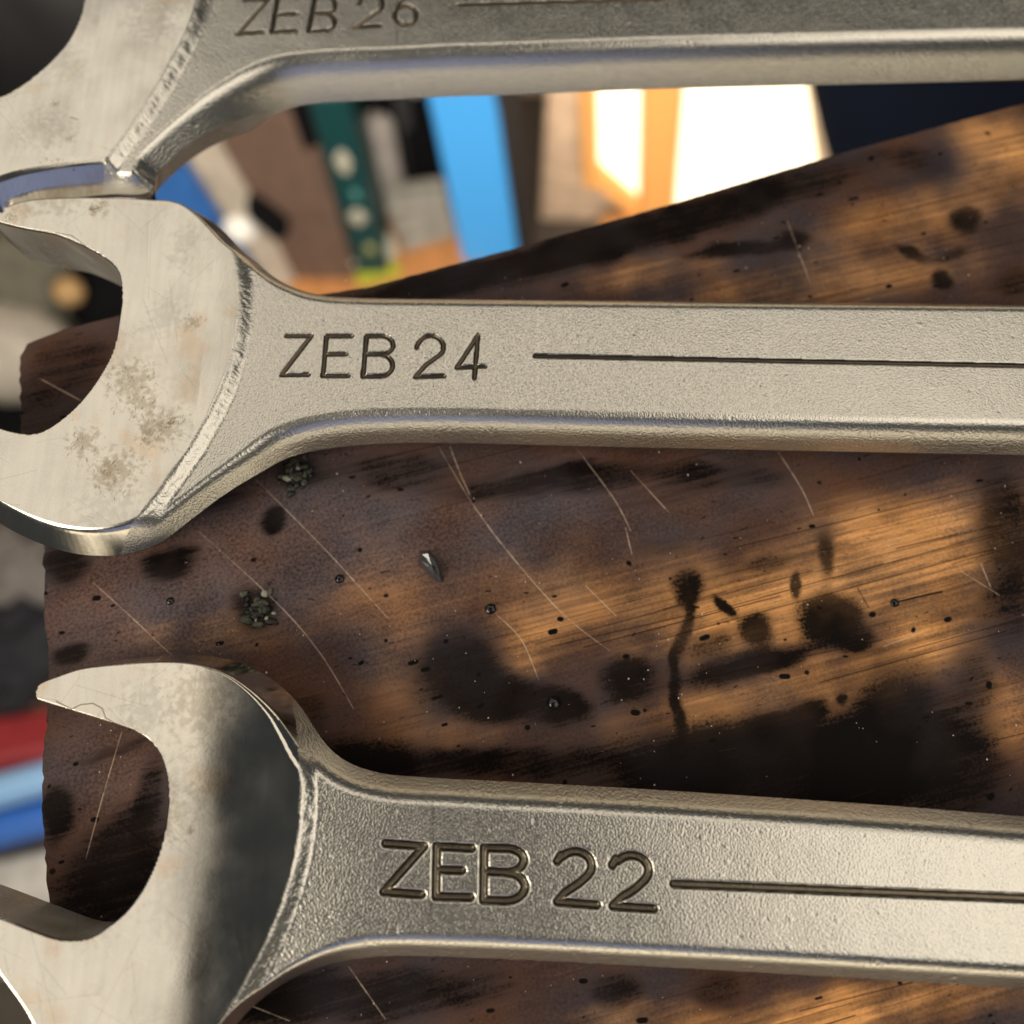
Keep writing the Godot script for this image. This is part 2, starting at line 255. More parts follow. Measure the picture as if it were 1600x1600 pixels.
func spanner(called: String, label: String, outline: Array, strokes: Array, shape: Array, cut: Array, looks: Array, xm: Array, zm_marks: Array, sd: int) -> void:
	var T: float = shape[0]
	var Hh: float = shape[1]
	var zmid := T / 2.0
	var near: Array = shape[2]
	var far: Array = shape[3]
	var g: Array = shape[4]
	var line := smooth_outline(outline)
	var lo := Vector2(1e9, 1e9)
	var hi := -lo
	for p in line:
		lo = lo.min(Vector2(p[0], p[1]))
		hi = hi.max(Vector2(p[0], p[1]))
	var xs := steps(lo.x - 0.8, hi.x + 1.0, xm)
	var zs := steps(lo.y - 0.8, hi.y + 0.8, zm_marks)
	var nx := xs.size()
	var nz := zs.size()
	# signed distance to the outline
	var d := PackedFloat32Array()
	d.resize(nx * nz)
	d.fill(-5.0)
	var sl := PackedFloat32Array()
	sl.resize(nx * nz)
	sl.fill(3.0)
	var so := PackedFloat32Array()
	so.resize(nx * nz)
	so.fill(0.5)
	var n := line.size()
	for j in nz:
		var z := zs[j]
		var hits := []
		for i in n:
			var a: Array = line[i]
			var b: Array = line[(i + 1) % n]
			if (a[1] > z) != (b[1] > z):
				hits.append(a[0] + (z - a[1]) / (b[1] - a[1]) * (b[0] - a[0]))
		hits.sort()
		for h in range(0, hits.size() - 1, 2):
			for i in range(xs.bsearch(hits[h]), xs.bsearch(hits[h + 1])):
				d[j * nx + i] = 5.0
	var ri := PackedFloat32Array()
	ri.resize(nx * nz)
	ri.fill(0.5)
	const R := 4.7
	for s in n:
		var a: Array = line[s]
		var b: Array = line[(s + 1) % n]
		var ax: float = a[0]
		var az: float = a[1]
		var ex: float = b[0] - ax
		var ez: float = b[1] - az
		var ll := maxf(ex * ex + ez * ez, 1e-9)
		var reach: float = 1.2 if a[4] else R
		var i0 := xs.bsearch(minf(ax, b[0]) - reach)
		var i1 := mini(xs.bsearch(maxf(ax, b[0]) + reach), nx)
		var j0 := zs.bsearch(minf(az, b[1]) - reach)
		var j1 := mini(zs.bsearch(maxf(az, b[1]) + reach), nz)
		for j in range(j0, j1):
			var pz := zs[j] - az
			for i in range(i0, i1):
				var px := xs[i] - ax
				var t := clampf((px * ex + pz * ez) / ll, 0.0, 1.0)
				var qx := px - t * ex
				var qz := pz - t * ez
				var r := sqrt(qx * qx + qz * qz)
				var at := j * nx + i
				var was := d[at]
				if r < absf(was):
					d[at] = r if was > 0.0 else -r
					sl[at] = lerpf(a[2], b[2], t)
					so[at] = lerpf(a[3], b[3], t)
					ri[at] = lerpf(a[5], b[5], t)
	# engraved depth
	var eng := PackedFloat32Array()
	eng.resize(nx * nz)
	var cuts := []
	for s in strokes:
		for i in s.size() - 1:
			cuts.append([s[i][0], s[i][1], s[i + 1][0], s[i + 1][1], cut[0], cut[1]])
	cuts.append([g[0], g[1], g[2], g[3], cut[2], cut[3]])
	for c in cuts:
		var w: float = c[4]
		var ex: float = c[2] - c[0]
		var ez: float = c[3] - c[1]
		var ll := maxf(ex * ex + ez * ez, 1e-9)
		for j in range(zs.bsearch(minf(c[1], c[3]) - w), zs.bsearch(maxf(c[1], c[3]) + w)):
			for i in range(xs.bsearch(minf(c[0], c[2]) - w), xs.bsearch(maxf(c[0], c[2]) + w)):
				var px: float = xs[i] - c[0]
				var pz: float = zs[j] - c[1]
				var t := clampf((px * ex + pz * ez) / ll, 0.0, 1.0)
				var r := Vector2(px - t * ex, pz - t * ez).length()
				var at := j * nx + i
				eng[at] = maxf(eng[at], c[5] * (1.0 - smoothstep(w * 0.14, w * 0.62, r)))
	# heights
	var y := PackedFloat32Array()
	y.resize(nx * nz)
	var top := PackedFloat32Array()
	top.resize(nx * nz)
	var kind := PackedByteArray()
	kind.resize(nx * nz)
	var n1 := noise(1.1, 2, sd)
	var n2 := noise(0.10, 2, sd + 5)
	var n3 := noise(0.55, 3, sd + 9)
	for j in nz:
		var z := zs[j]
		for i in nx:
			var at := j * nx + i
			var dd := d[at]
			if dd < -1.2:
				y[at] = zmid
				continue
			var x := xs[i]
			var pd: float = near[2] - sqrt((x - near[0]) * (x - near[0]) + (z - near[1]) * (z - near[1]))
			if x < near[0]:
				pd = 5.0
			elif pd < 4.0:   # the ground face runs out to the rim everywhere but towards the handle
				pd += 4.0 * (1.0 - smoothstep(0.60 if near[2] > 40.0 else 0.35, 0.96 if near[2] > 40.0 else 0.92, (x - near[0]) / (near[2] - pd)))
			if x > 100.0:
				pd = maxf(pd, far[2] - Vector2(x - far[0], z - far[1]).length())
				if x > far[0]:
					pd = 5.0
			pd += 0.10 * n3.get_noise_2d(x * 0.6, z * 0.6) if pd < 3.0 and pd > -3.0 else 0.0
			var e := smoothstep(-1.9, 0.1, pd)
			var rough := 1.0 - smoothstep(-0.1, 0.25, pd)
			var ht := Hh + (T - Hh) * e
			if rough > 0.0:
				ht += 0.035 * n2.get_noise_2d(x, z) * rough
				ht += rough * ((0.004 + 0.020 * e * (1.0 - e) * 4.0) * n1.get_noise_2d(x, z) + (0.03 * e * (1.0 - e) * 4.0) * n3.get_noise_2d(x * 2.6, z * 2.6) + 0.02 * exp(-(pd + 2.0) * (pd + 2.0) * 0.5) * n3.get_noise_2d(x * 3.0 + 40.0, z * 3.0))
			var side := T * ri[at] + sl[at] * dd
			var k := so[at]
			var h := maxf(k - absf(side - ht), 0.0) / k
			var v := minf(side, ht) - h * h * k * 0.25 - eng[at]
			y[at] = v
			top[at] = e
			kind[at] = 2 if eng[at] > 0.4 * cut[1] else (3 if x > 100.0 else 0) if pd > -0.02 else 1
	# forging pits and pimples
	var r := RandomNumberGenerator.new()
	r.seed = sd
	for k in 1500:
		var q := Vector2(r.randf_range(near[0] + near[2] * 0.9, 85.0), r.randf_range(lo.y, hi.y))
		var rad := 0.16 + 0.26 * pow(r.randf(), 3.0)
		var high := (0.014 + 0.026 * r.randf()) * (1.0 if r.randf() < 0.5 else -1.2)
		for j in range(zs.bsearch(q.y - rad), zs.bsearch(q.y + rad)):
			for i in range(xs.bsearch(q.x - rad), xs.bsearch(q.x + rad)):
				var at := j * nx + i
				if d[at] > 0.3 and kind[at] == 1:
					y[at] += high * (1.0 - smoothstep(0.1, 1.0, Vector2(xs[i] - q.x, zs[j] - q.y).length() / rad))
	# the sheet: inside corners and the points where grid lines cross the outline
	var pos := PackedVector3Array()
	var nor := PackedVector3Array()
	var uv := PackedVector2Array()
	var idx := [PackedInt32Array(), PackedInt32Array(), PackedInt32Array(), PackedInt32Array(), PackedInt32Array()]
	var corner := PackedInt32Array()
	corner.resize(nx * nz)
	corner.fill(-1)
	var across := {}
	var origin := Vector3(near[0], 0, near[1])
	var nn := PackedVector3Array()
	nn.resize(nx * nz)
	for j in range(1, nz - 1):
		for i in range(1, nx - 1):
			var at := j * nx + i
			if d[at] > -1.0:
				nn[at] = Vector3(-(y[at + 1] - y[at - 1]) / (xs[i + 1] - xs[i - 1]), 1.0, -(y[at + nx] - y[at - nx]) / (zs[j + 1] - zs[j - 1])).normalized()
				if d[at] >= 0.0:
					corner[at] = pos.size()
					var p := Vector3(xs[i], y[at], zs[j])
					pos.append((p - origin) * MM)
					nor.append(nn[at])
					uv.append(Vector2((p.x - near[0]) / 64.0 + 0.5, (p.z - near[1]) / 64.0 + 0.5))
	for j in range(1, nz - 2):
		for i in range(1, nx - 2):
			var c := [j * nx + i, j * nx + i + 1, (j + 1) * nx + i + 1, (j + 1) * nx + i]
			var m := int(corner[c[0]] >= 0) + int(corner[c[1]] >= 0) + int(corner[c[2]] >= 0) + int(corner[c[3]] >= 0)
			if m == 0:
				continue
			var k: int = maxi(maxi(kind[c[0]], kind[c[1]]), maxi(kind[c[2]], kind[c[3]])) if m == 4 else kind[c[0] if corner[c[0]] >= 0 else c[1] if corner[c[1]] >= 0 else c[2] if corner[c[2]] >= 0 else c[3]]
			var to: PackedInt32Array = idx[k]
			if m == 4:
				var q := [corner[c[0]], corner[c[1]], corner[c[2]], corner[c[3]]]
				to.append_array([q[0], q[1], q[2], q[0], q[2], q[3]])
				idx[k] = to
				continue
			var poly := []
			var rim := []
			for s in 4:
				var a: int = c[s]
				var b: int = c[(s + 1) % 4]
				if corner[a] >= 0:
					poly.append(corner[a])
				if (corner[a] >= 0) != (corner[b] >= 0):
					var key := mini(a, b) * 2 + int(absi(a - b) > 1)
					if not across.has(key):
						var t := clampf(d[a] / (d[a] - d[b]), 0.02, 0.98)
						var pa := Vector3(xs[a % nx], y[a], zs[a / nx])
						var pb := Vector3(xs[b % nx], y[b], zs[b / nx])
						var p := pa.lerp(pb, t)
						p.y = T * lerpf(ri[a], ri[b], t)
						var nv := nn[a].lerp(nn[b], t).normalized()
						var e := lerpf(top[a], top[b], t)
						var flat := Vector3(nv.x, 0, nv.z).normalized()
						across[key] = pos.size()
						var low := (T - Hh) * (1.0 - e)
						var steep := lerpf(sl[a], sl[b], t) > 8.0
						var inset := 0.05 if steep else maxf(0.0, lerpf(ri[a], ri[b], t) - 0.5) * 11.0 + maxf(0.0, 0.48 - lerpf(ri[a], ri[b], t)) * 14.0 + lerpf(1.2, 0.35, e) * clampf((9.0 - lerpf(sl[a], sl[b], t)) / 6.0, 0.05, 1.0)
						var lean := 0.0 if steep else -0.25
						for q in [[p, nv], [p, Vector3(flat.x, lean, flat.z).normalized()], [Vector3(p.x - flat.x * inset, low + 0.3, p.z - flat.z * inset), Vector3(flat.x, lean, flat.z).normalized()], [Vector3(p.x - flat.x * (inset + 0.35), low + 0.02, p.z - flat.z * (inset + 0.35)), Vector3(0, -1, 0)]]:
							pos.append((q[0] - origin) * MM)
							nor.append(q[1])
							uv.append(Vector2((q[0].x - near[0]) / 64.0 + 0.5, (q[0].z - near[1] + q[0].y) / 64.0 + 0.5))
					poly.append(across[key])
					rim.append(across[key])
			for s in range(1, poly.size() - 1):
				to.append_array([poly[0], poly[s], poly[s + 1]])
			if rim.size() == 2:
				var a: int = rim[0]
				var b: int = rim[1]
				if corner[c[0]] >= 0:   # the polygon began inside: it leaves through the first crossing
					pass
				var pa := poly.find(a)
				var pb := poly.find(b)
				if poly[(pa + 1) % poly.size()] != b:
					var w := a
					a = b
					b = w
				idx[k] = to
				if sl[c[0]] > 8.0 and k != 3:   # the ground inner faces of the jaw
					k = 4
					to = idx[4]
				for l in [1, 2]:
					to.append_array([b + l, a + l, a + l + 1, b + l, a + l + 1, b + l + 1])
			idx[k] = to
	var o := thing(called, label, "spanner", origin * MM, "spanners lying on the board")
	for k in 5:
		var used := {}
		var p := PackedVector3Array()
		var q := PackedVector3Array()
		var w := PackedVector2Array()
		var ii := PackedInt32Array()
		for v in idx[k]:
			if not used.has(v):
				used[v] = p.size()
				p.append(pos[v])
				q.append(nor[v])
				w.append(uv[v])
			ii.append(used[v])
		var arrays := []
		arrays.resize(Mesh.ARRAY_MAX)
		arrays[Mesh.ARRAY_VERTEX] = p
		arrays[Mesh.ARRAY_NORMAL] = q
		arrays[Mesh.ARRAY_TEX_UV] = w
		arrays[Mesh.ARRAY_INDEX] = ii
		var mesh := ArrayMesh.new()
		mesh.add_surface_from_arrays(Mesh.PRIMITIVE_TRIANGLES, arrays)
		part(["jaw_head", "handle", "engraved_lettering", "jaw_head", "jaw_inner_face"][k], mesh, looks[k % 3 if k < 4 else 3], o)


# ---------------------------------------------------------------- textures
func stroke(im: Image, a: Vector2, b: Vector2, c: Color, w := 1.0) -> void:   # a soft line, blended
	var steps_n := int(a.distance_to(b) * 1.5) + 1
	var W := im.get_width()
	var H := im.get_height()
	for s in steps_n + 1:
		var p := a.lerp(b, float(s) / steps_n)
		for dy in range(-int(w), int(w) + 2):
			for dx in range(-int(w), int(w) + 2):
				var x := int(floor(p.x)) + dx
				var y := int(floor(p.y)) + dy
				if x < 0 or y < 0 or x >= W or y >= H:
					continue
				var k := clampf(w * 0.5 + 0.5 - Vector2(x + 0.5, y + 0.5).distance_to(p), 0.0, 1.0) * c.a * 0.6
				if k > 0.0:
					im.set_pixel(x, y, im.get_pixel(x, y).lerp(Color(c.r, c.g, c.b), k))

func head_albedo(sd: int, base: Color, stains: int, dirt: int, marks: Array, grime: Array) -> Image:
	const S := 1024
	var r := RandomNumberGenerator.new()
	r.seed = sd
	var im := Image.create(S, S, false, Image.FORMAT_RGB8)
	var cloud := noise(0.006, 5, sd).get_image(S, S)
	var streak := noise(0.05, 4, sd + 1).get_image(S, S / 12)
	streak.resize(S, S, Image.INTERPOLATE_CUBIC)
	var fine := noise(0.25, 2, sd + 2).get_image(S, S)
	var ca := cloud.get_data()
	var sa := streak.get_data()
	var fa := fine.get_data()
	var out := PackedByteArray()
	out.resize(S * S * 3)
	for i in S * S:
		var c := (ca[i] - 128) / 255.0
		var v := 1.0 + 0.06 * c + 0.05 * (sa[i] - 128) / 255.0 + 0.07 * (fa[i] - 128) / 255.0
		var warm := clampf(-c * 0.4 - 0.07, 0.0, 0.09)
		out[i * 3] = clampi(int(base.r8 * v), 0, 255)
		out[i * 3 + 1] = clampi(int(base.g8 * v * (1.0 - warm * 0.5)), 0, 255)
		out[i * 3 + 2] = clampi(int(base.b8 * v * (1.0 - warm)), 0, 255)
	im = Image.create_from_data(S, S, false, Image.FORMAT_RGB8, out)
	for k in stains:   # clusters of grime, broken into specks
		var c := Vector2(r.randf() * S, r.randf() * S)
		var dirx := Vector2.from_angle(r.randf_range(-1.2, -0.3))
		var size := r.randf_range(8, 34)
		for q in r.randi_range(10, dirt):
			var p := c + dirx * r.randfn() * size + dirx.orthogonal() * r.randfn() * size * 0.5
			var e := Vector2.from_angle(r.randf() * TAU) * r.randf_range(0.3, 5.0)
			stroke(im, p, p + e, Color(0.34, 0.27, 0.19, r.randf_range(0.15, 0.75)), r.randf_range(0.6, 2.0))
	for s in grime:
		smudge(im, Vector2(s[0], s[1]) * S, float(s[2]) * 2.6, Color(0.45, 0.39, 0.29), 0.30, r.randi())
		for q in int(s[2]) * 2:
			var p: Vector2 = Vector2(s[0], s[1]) * S + Vector2(r.randfn(), r.randfn() * 1.2) * float(s[2]) * 0.95
			stroke(im, p, p + Vector2.from_angle(r.randf_range(-2.0, -0.6)) * r.randf_range(0.5, 9.0), Color(0.30, 0.25, 0.17, r.randf_range(0.1, 0.8)), r.randf_range(0.6, 1.3))
	for s in marks:
		for i in s.size() - 1:
			stroke(im, Vector2(s[i][0], s[i][1]) * S, Vector2(s[i + 1][0], s[i + 1][1]) * S, Color(0.30, 0.24, 0.16, 0.8), 1.5)
	for k in 46:
		smudge(im, Vector2(r.randf(), r.randf()) * S, r.randf_range(15, 110), Color(0.50, 0.45, 0.36) if r.randf() < 0.6 else Color(0.60, 0.60, 0.58), r.randf_range(0.08, 0.30), r.randi())
	for k in 480:   # fine scratches both ways
		var p := Vector2(r.randf() * S, r.randf() * S)
		var a := r.randfn() * 0.5 + (0.6 if r.randf() < 0.6 else -1.1)
		var e := Vector2.from_angle(a) * r.randf_range(15, 170)
		var dark := r.randf() < 0.55
		stroke(im, p, p + e, Color(0.42, 0.39, 0.33, r.randf_range(0.1, 0.45)) if dark else Color(1, 0.98, 0.92, r.randf_range(0.1, 0.5)), 0.8)
	return im

func smudge(im: Image, c: Vector2, rad: float, col: Color, a: float, sd: int) -> void:   # a broken soft smear
	var nz := noise(0.05, 4, sd % 1000)
	for yy in range(maxi(0, int(c.y - rad)), mini(im.get_height(), int(c.y + rad) + 1)):
		for xx in range(maxi(0, int(c.x - rad)), mini(im.get_width(), int(c.x + rad) + 1)):
			var f := 1.0 - Vector2(xx, yy).distance_to(c) / rad
			if f > 0.0:
				var k := a * smoothstep(0.0, 0.7, f + 0.8 * nz.get_noise_2d(xx, yy) - 0.2)
				if k > 0.0:
					im.set_pixel(xx, yy, im.get_pixel(xx, yy).lerp(col, k))

func scratch_height(sd: int) -> Image:
	const S := 1024
	var r := RandomNumberGenerator.new()
	r.seed = sd
	var im := noise(0.12, 3, sd).get_image(S, S)
	im.convert(Image.FORMAT_RGB8)
	im.adjust_bcs(1.0, 0.25, 0.0)
	for k in 700:
		var p := Vector2(r.randf() * S, r.randf() * S)
		var a := r.randfn() * 0.45 + (0.7 if r.randf() < 0.5 else -1.2)
		var v := r.randf_range(0.2, 0.45)
		stroke(im, p, p + Vector2.from_angle(a) * r.randf_range(8, 130), Color(v, v, v, r.randf_range(0.2, 0.8)), 0.8)
	return im

const BOARD_W := 172.0
const BOARD_H := 122.0
const BOARD_AT := Vector2(4.0, -6.0)
const GRAIN := 0.255   # the grain climbs to the right

func on_board(x: float, z: float) -> Vector2:   # millimetres to texture space (0..1), u along the grain
	var p := (Vector2(x, z) - BOARD_AT).rotated(GRAIN)
	return Vector2(p.x / (BOARD_W * 1.12) + 0.5, p.y / (BOARD_H * 1.25) + 0.5)

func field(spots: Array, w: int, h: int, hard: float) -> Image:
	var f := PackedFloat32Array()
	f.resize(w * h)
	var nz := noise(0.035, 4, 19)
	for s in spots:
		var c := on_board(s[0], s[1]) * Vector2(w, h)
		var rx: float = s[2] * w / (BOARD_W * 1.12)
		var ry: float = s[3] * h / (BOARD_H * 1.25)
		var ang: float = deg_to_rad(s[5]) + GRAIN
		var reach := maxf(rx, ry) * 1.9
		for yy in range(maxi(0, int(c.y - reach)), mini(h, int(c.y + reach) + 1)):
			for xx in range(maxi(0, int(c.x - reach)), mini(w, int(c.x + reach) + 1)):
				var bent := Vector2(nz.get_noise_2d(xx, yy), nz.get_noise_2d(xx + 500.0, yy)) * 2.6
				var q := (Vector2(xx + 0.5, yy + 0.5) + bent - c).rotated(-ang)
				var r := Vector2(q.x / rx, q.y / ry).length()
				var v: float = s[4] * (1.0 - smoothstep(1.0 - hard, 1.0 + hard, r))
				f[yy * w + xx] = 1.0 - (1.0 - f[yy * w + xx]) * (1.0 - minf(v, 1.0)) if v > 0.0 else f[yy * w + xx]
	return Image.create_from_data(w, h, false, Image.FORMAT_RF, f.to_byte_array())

func board_textures() -> Array:
	const W := 2048
	const H := 1792
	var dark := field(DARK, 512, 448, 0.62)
	var gold := field(GOLD, 512, 448, 0.8)
	var mauve := field(MAUVE, 512, 448, 0.9)
	for im: Image in [dark, gold, mauve]:
		im.resize(W, H, Image.INTERPOLATE_CUBIC)
	var grain := noise(0.09, 4, 3).get_image(48, H)
	grain.resize(W, H, Image.INTERPOLATE_CUBIC)
	var fibre := noise(0.3, 2, 4).get_image(160, H)
	fibre.resize(W, H, Image.INTERPOLATE_CUBIC)
	var cloud := noise(0.012, 5, 5).get_image(W / 2, H / 2)
	cloud.resize(W, H, Image.INTERPOLATE_CUBIC)
	var speck := noise(0.16, 3, 6).get_image(W, H)
	var tint := noise(0.02, 3, 8).get_image(W / 4, H / 4)
	tint.resize(W, H, Image.INTERPOLATE_CUBIC)
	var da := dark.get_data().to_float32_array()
	var ga := gold.get_data().to_float32_array()
	var ma := mauve.get_data().to_float32_array()
	var gr := grain.get_data()
	var fi := fibre.get_data()
	var cl := cloud.get_data()
	var sp := speck.get_data()
	var ti := tint.get_data()
	var out := PackedByteArray()
	out.resize(W * H * 3)
	var hgt := PackedByteArray()
	hgt.resize(W * H)
	for i in W * H:
		var c := (cl[i] - 128) / 128.0
		var s := (sp[i] - 128) / 128.0
		var g := (gr[i] - 128) / 128.0
		var f := (fi[i] - 128) / 128.0
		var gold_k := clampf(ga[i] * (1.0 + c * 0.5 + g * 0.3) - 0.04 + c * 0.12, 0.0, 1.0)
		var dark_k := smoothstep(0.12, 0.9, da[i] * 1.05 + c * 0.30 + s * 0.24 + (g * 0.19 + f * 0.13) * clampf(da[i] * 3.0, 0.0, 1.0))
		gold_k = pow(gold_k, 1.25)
		var line := 1.0 + 0.45 * s * ma[i] + (0.12 + 0.42 * gold_k) * (0.75 * g + 0.55 * f) + 0.28 * s + 0.25 * c
		line = maxf(line, 0.22)
		var t := (ti[i] - 128) / 128.0
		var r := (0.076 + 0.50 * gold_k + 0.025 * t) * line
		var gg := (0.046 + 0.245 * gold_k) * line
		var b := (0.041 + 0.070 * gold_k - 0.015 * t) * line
		var mk := ma[i] * (1.0 - gold_k) * (0.8 + 0.3 * c)
		r += 0.055 * mk * line
		gg += 0.045 * mk * line
		b += 0.048 * mk * line
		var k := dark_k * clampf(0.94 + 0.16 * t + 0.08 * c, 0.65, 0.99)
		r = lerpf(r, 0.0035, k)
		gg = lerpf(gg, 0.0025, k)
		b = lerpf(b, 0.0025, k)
		out[i * 3] = clampi(int(pow(maxf(r, 0.0), 0.4545) * 255.0), 0, 255)
		out[i * 3 + 1] = clampi(int(pow(maxf(gg, 0.0), 0.4545) * 255.0), 0, 255)
		out[i * 3 + 2] = clampi(int(pow(maxf(b, 0.0), 0.4545) * 255.0), 0, 255)
		hgt[i] = clampi(int(128.0 + g * 26.0 + f * 26.0 + s * 30.0 + c * 20.0 - dark_k * 10.0), 0, 255)
	var im := Image.create_from_data(W, H, false, Image.FORMAT_RGB8, out)
	var hm := Image.create_from_data(W, H, false, Image.FORMAT_L8, hgt)
	var size := Vector2(W, H)
	var r := RandomNumberGenerator.new()
	r.seed = 77
	for k in 2600:   # small spots of tar, thicker on the left
		var u := pow(r.randf(), 1.35)
		var p := Vector2(u * W, r.randf() * H)
		var w := 0.8 + pow(r.randf(), 7.0) * 7.5
		stroke(im, p, p + Vector2(r.randfn() * 3.0, r.randfn()) * 1.5, Color(0.09, 0.08, 0.08, r.randf_range(0.5, 1.4)), w)
	for k in 170:   # open grain lines
		var p := Vector2(r.randf_range(0.35, 1.0) * W, r.randf() * H)
		stroke(im, p, p + Vector2(r.randf_range(40, 420), r.randf_range(-3, 3)), Color(0.12, 0.08, 0.06, r.randf_range(0.15, 0.7)), r.randf_range(0.7, 1.6))
	for l in DARK_LINES:
		for i in l.size() - 1:
			stroke(im, on_board(l[i][0], l[i][1]) * size, on_board(l[i + 1][0], l[i + 1][1]) * size, Color(0.12, 0.08, 0.06, 0.9 if l.size() == 3 else 0.45), 2.4 if l.size() == 3 else 1.6)
	for l in SCRATCHES:
		var pts := PackedVector2Array()
		for i in l.size() - 1:   # bent smoothly through the points
			var p0 := Vector2(l[maxi(i - 1, 0)][0], l[maxi(i - 1, 0)][1])
			var p1 := Vector2(l[i][0], l[i][1])
			var p2 := Vector2(l[i + 1][0], l[i + 1][1])
			var p3 := Vector2(l[mini(i + 2, l.size() - 1)][0], l[mini(i + 2, l.size() - 1)][1])
			for q in 8:
				pts.append(p1.cubic_interpolate(p2, p0, p3, q / 8.0))
		pts.append(Vector2(l[-1][0], l[-1][1]))
		for i in pts.size() - 1:
			var a := on_board(pts[i].x, pts[i].y) * size
			var b := on_board(pts[i + 1].x, pts[i + 1].y) * size
			var fade := sin(PI * (i + 2.0) / (pts.size() + 3.0))
			fade *= r.randf_range(0.6, 1.0)
			stroke(im, a, b, Color(0.86, 0.77, 0.68, 0.25 + 0.85 * fade), r.randf_range(0.9, 1.5))
			if r.randf() < 0.25:
				stroke(im, a + Vector2(2.5, -1.5), b + Vector2(2.5, -1.5), Color(0.7, 0.6, 0.5, 0.3 * fade), 0.8)
			stroke(hm, a, b, Color(0.1, 0.1, 0.1, 0.8), 1.1)
	for k in 260:   # fine pale marks along the grain
		var p := Vector2(r.randf() * W, r.randf() * H)
		stroke(im, p, p + Vector2(r.randf_range(5, 60), r.randfn() * 3.0), Color(0.75, 0.58, 0.42, r.randf_range(0.08, 0.35)), 0.7)
	return [ImageTexture.create_from_image(im), ImageTexture.create_from_image(hm)]

# ---------------------------------------------------------------- lamps
func panel_lamp(called: String, label: String, at: Vector3, look: Vector3, size: Vector2, c: Color, energy: float, seen: float) -> void:
	var t := Transform3D(Basis(), at).looking_at(look, Vector3(0, 0, -1) if absf((look - at).normalized().z) < 0.9 else Vector3.UP)
	var o := thing(called, label, "lamp", at)
	o.basis = t.basis
	part("lamp_housing", block(Vector3(size.x + 0.03, size.y + 0.03, 0.03), 0.004), matte(lin(0.3, 0.3, 0.3)), o, Vector3(0, 0, 0.03))
	part("lamp_diffuser", block(Vector3(size.x, size.y, 0.006), 0.001), glow(c, seen), o, Vector3(0, 0, 0.009))
	var l := AreaLight3D.new()
	l.name = "lamp_light"
	l.area_size = size
	l.light_color = c
	l.light_energy = energy
	l.area_normalize_energy = true
	l.set("area_range", 6.0)
	l.shadow_enabled = true
	o.add_child(l)

func _ready() -> void:
	rng.seed = 11
	# camera: looking steeply down from ten centimetres
	var cam := Camera3D.new()
	cam.name = "camera"
	cam.fov = 65.238
	cam.near = 0.01
	cam.far = 12.0
	cam.position = Vector3(0, 0.1044, 0.02635)
	cam.rotation.x = deg_to_rad(-90.0 + 15.6)
	add_child(cam)
	var env := Environment.new()
	env.background_mode = Environment.BG_COLOR
	env.background_color = lin(0.046, 0.048, 0.048)
	env.tonemap_mode = Environment.TONE_MAPPER_LINEAR
	env.tonemap_exposure = 1.0
	env.sdfgi_enabled = true
	env.ssao_enabled = true
	env.ssil_enabled = true
	var lens := CameraAttributesPhysical.new()
	lens.frustum_focal_length = 18.76
	lens.exposure_aperture = 7.4
	lens.frustum_focus_distance = 0.098
	var we := WorldEnvironment.new()
	we.name = "environment"
	we.environment = env
	we.camera_attributes = lens
	add_child(we)
	# lamps: added panels overhead, a stronger lamp behind the viewer, added lights low around
	var warm := Color(1.0, 0.962, 0.90)
	panel_lamp("added_overhead_light", "large warm white light panel added overhead on the left side", Vector3(-0.92, 1.05, -0.28), Vector3(-0.92, 0, -0.28), Vector2(1.0, 2.16), warm, 0.27, 0.5)  # overhead panels added for the metal to reflect; the gap between reads dark
	panel_lamp("added_overhead_light", "long warm white light panel added overhead towards the window", Vector3(0.45, 1.05, -0.55), Vector3(0.45, 0, -0.55), Vector2(1.62, 0.48), warm, 0.13, 0.5)  # added as a pale reflection for the ZEB 24 handle
	panel_lamp("added_overhead_light", "warm white light panel added overhead on the right side", Vector3(0.91, 1.05, 0.26), Vector3(0.91, 0, 0.26), Vector2(1.24, 1.0), warm, 0.31, 0.6)  # added to brighten the right end of the ZEB 22 handle
	panel_lamp("work_lamp", "bright broad work lamp on the near left side", Vector3(-0.66, 0.56, 0.46), Vector3(0, 0, 0), Vector2(0.46, 0.36), Color(1, 0.95, 0.87), 0.48, 1.5)
	panel_lamp("added_side_light", "wide warm light panel added low on the near side", Vector3(0.1, 0.05, 1.3), Vector3(0.1, 0.0, 0), Vector2(2.6, 0.34), Color(1, 0.94, 0.82), 0.31, 0.6)  # added so the near flanks of the spanners reflect beige
	panel_lamp("added_side_light", "dim blue light panel added above the low warm one", Vector3(-0.12, 0.50, 1.05), Vector3(-0.02, 0, 0), Vector2(0.8, 0.44), Color(0.70, 0.77, 1.0), 0.0065, 0.2)  # added to tint the dark band along the handles blue
	panel_lamp("added_side_light", "wide warm light panel added low on the far side", Vector3(0.1, 0.06, -1.35), Vector3(0.1, 0.03, 0), Vector2(2.6, 0.22), Color(1, 0.92, 0.78), 0.14, 0.4)  # added so the far flank of ZEB 22 reflects beige
	panel_lamp("added_fill_light", "small unseen fill light added under the board to brighten the background", Vector3(0.02, -0.10, -0.02), Vector3(0.0, -0.55, -0.55), Vector2(0.12, 0.06), warm, 0.5, 3.0)  # unseen fill, added to brighten the wall and bookcase

	setting()
	board()
	spanners()
	crumbs()
	workshop()

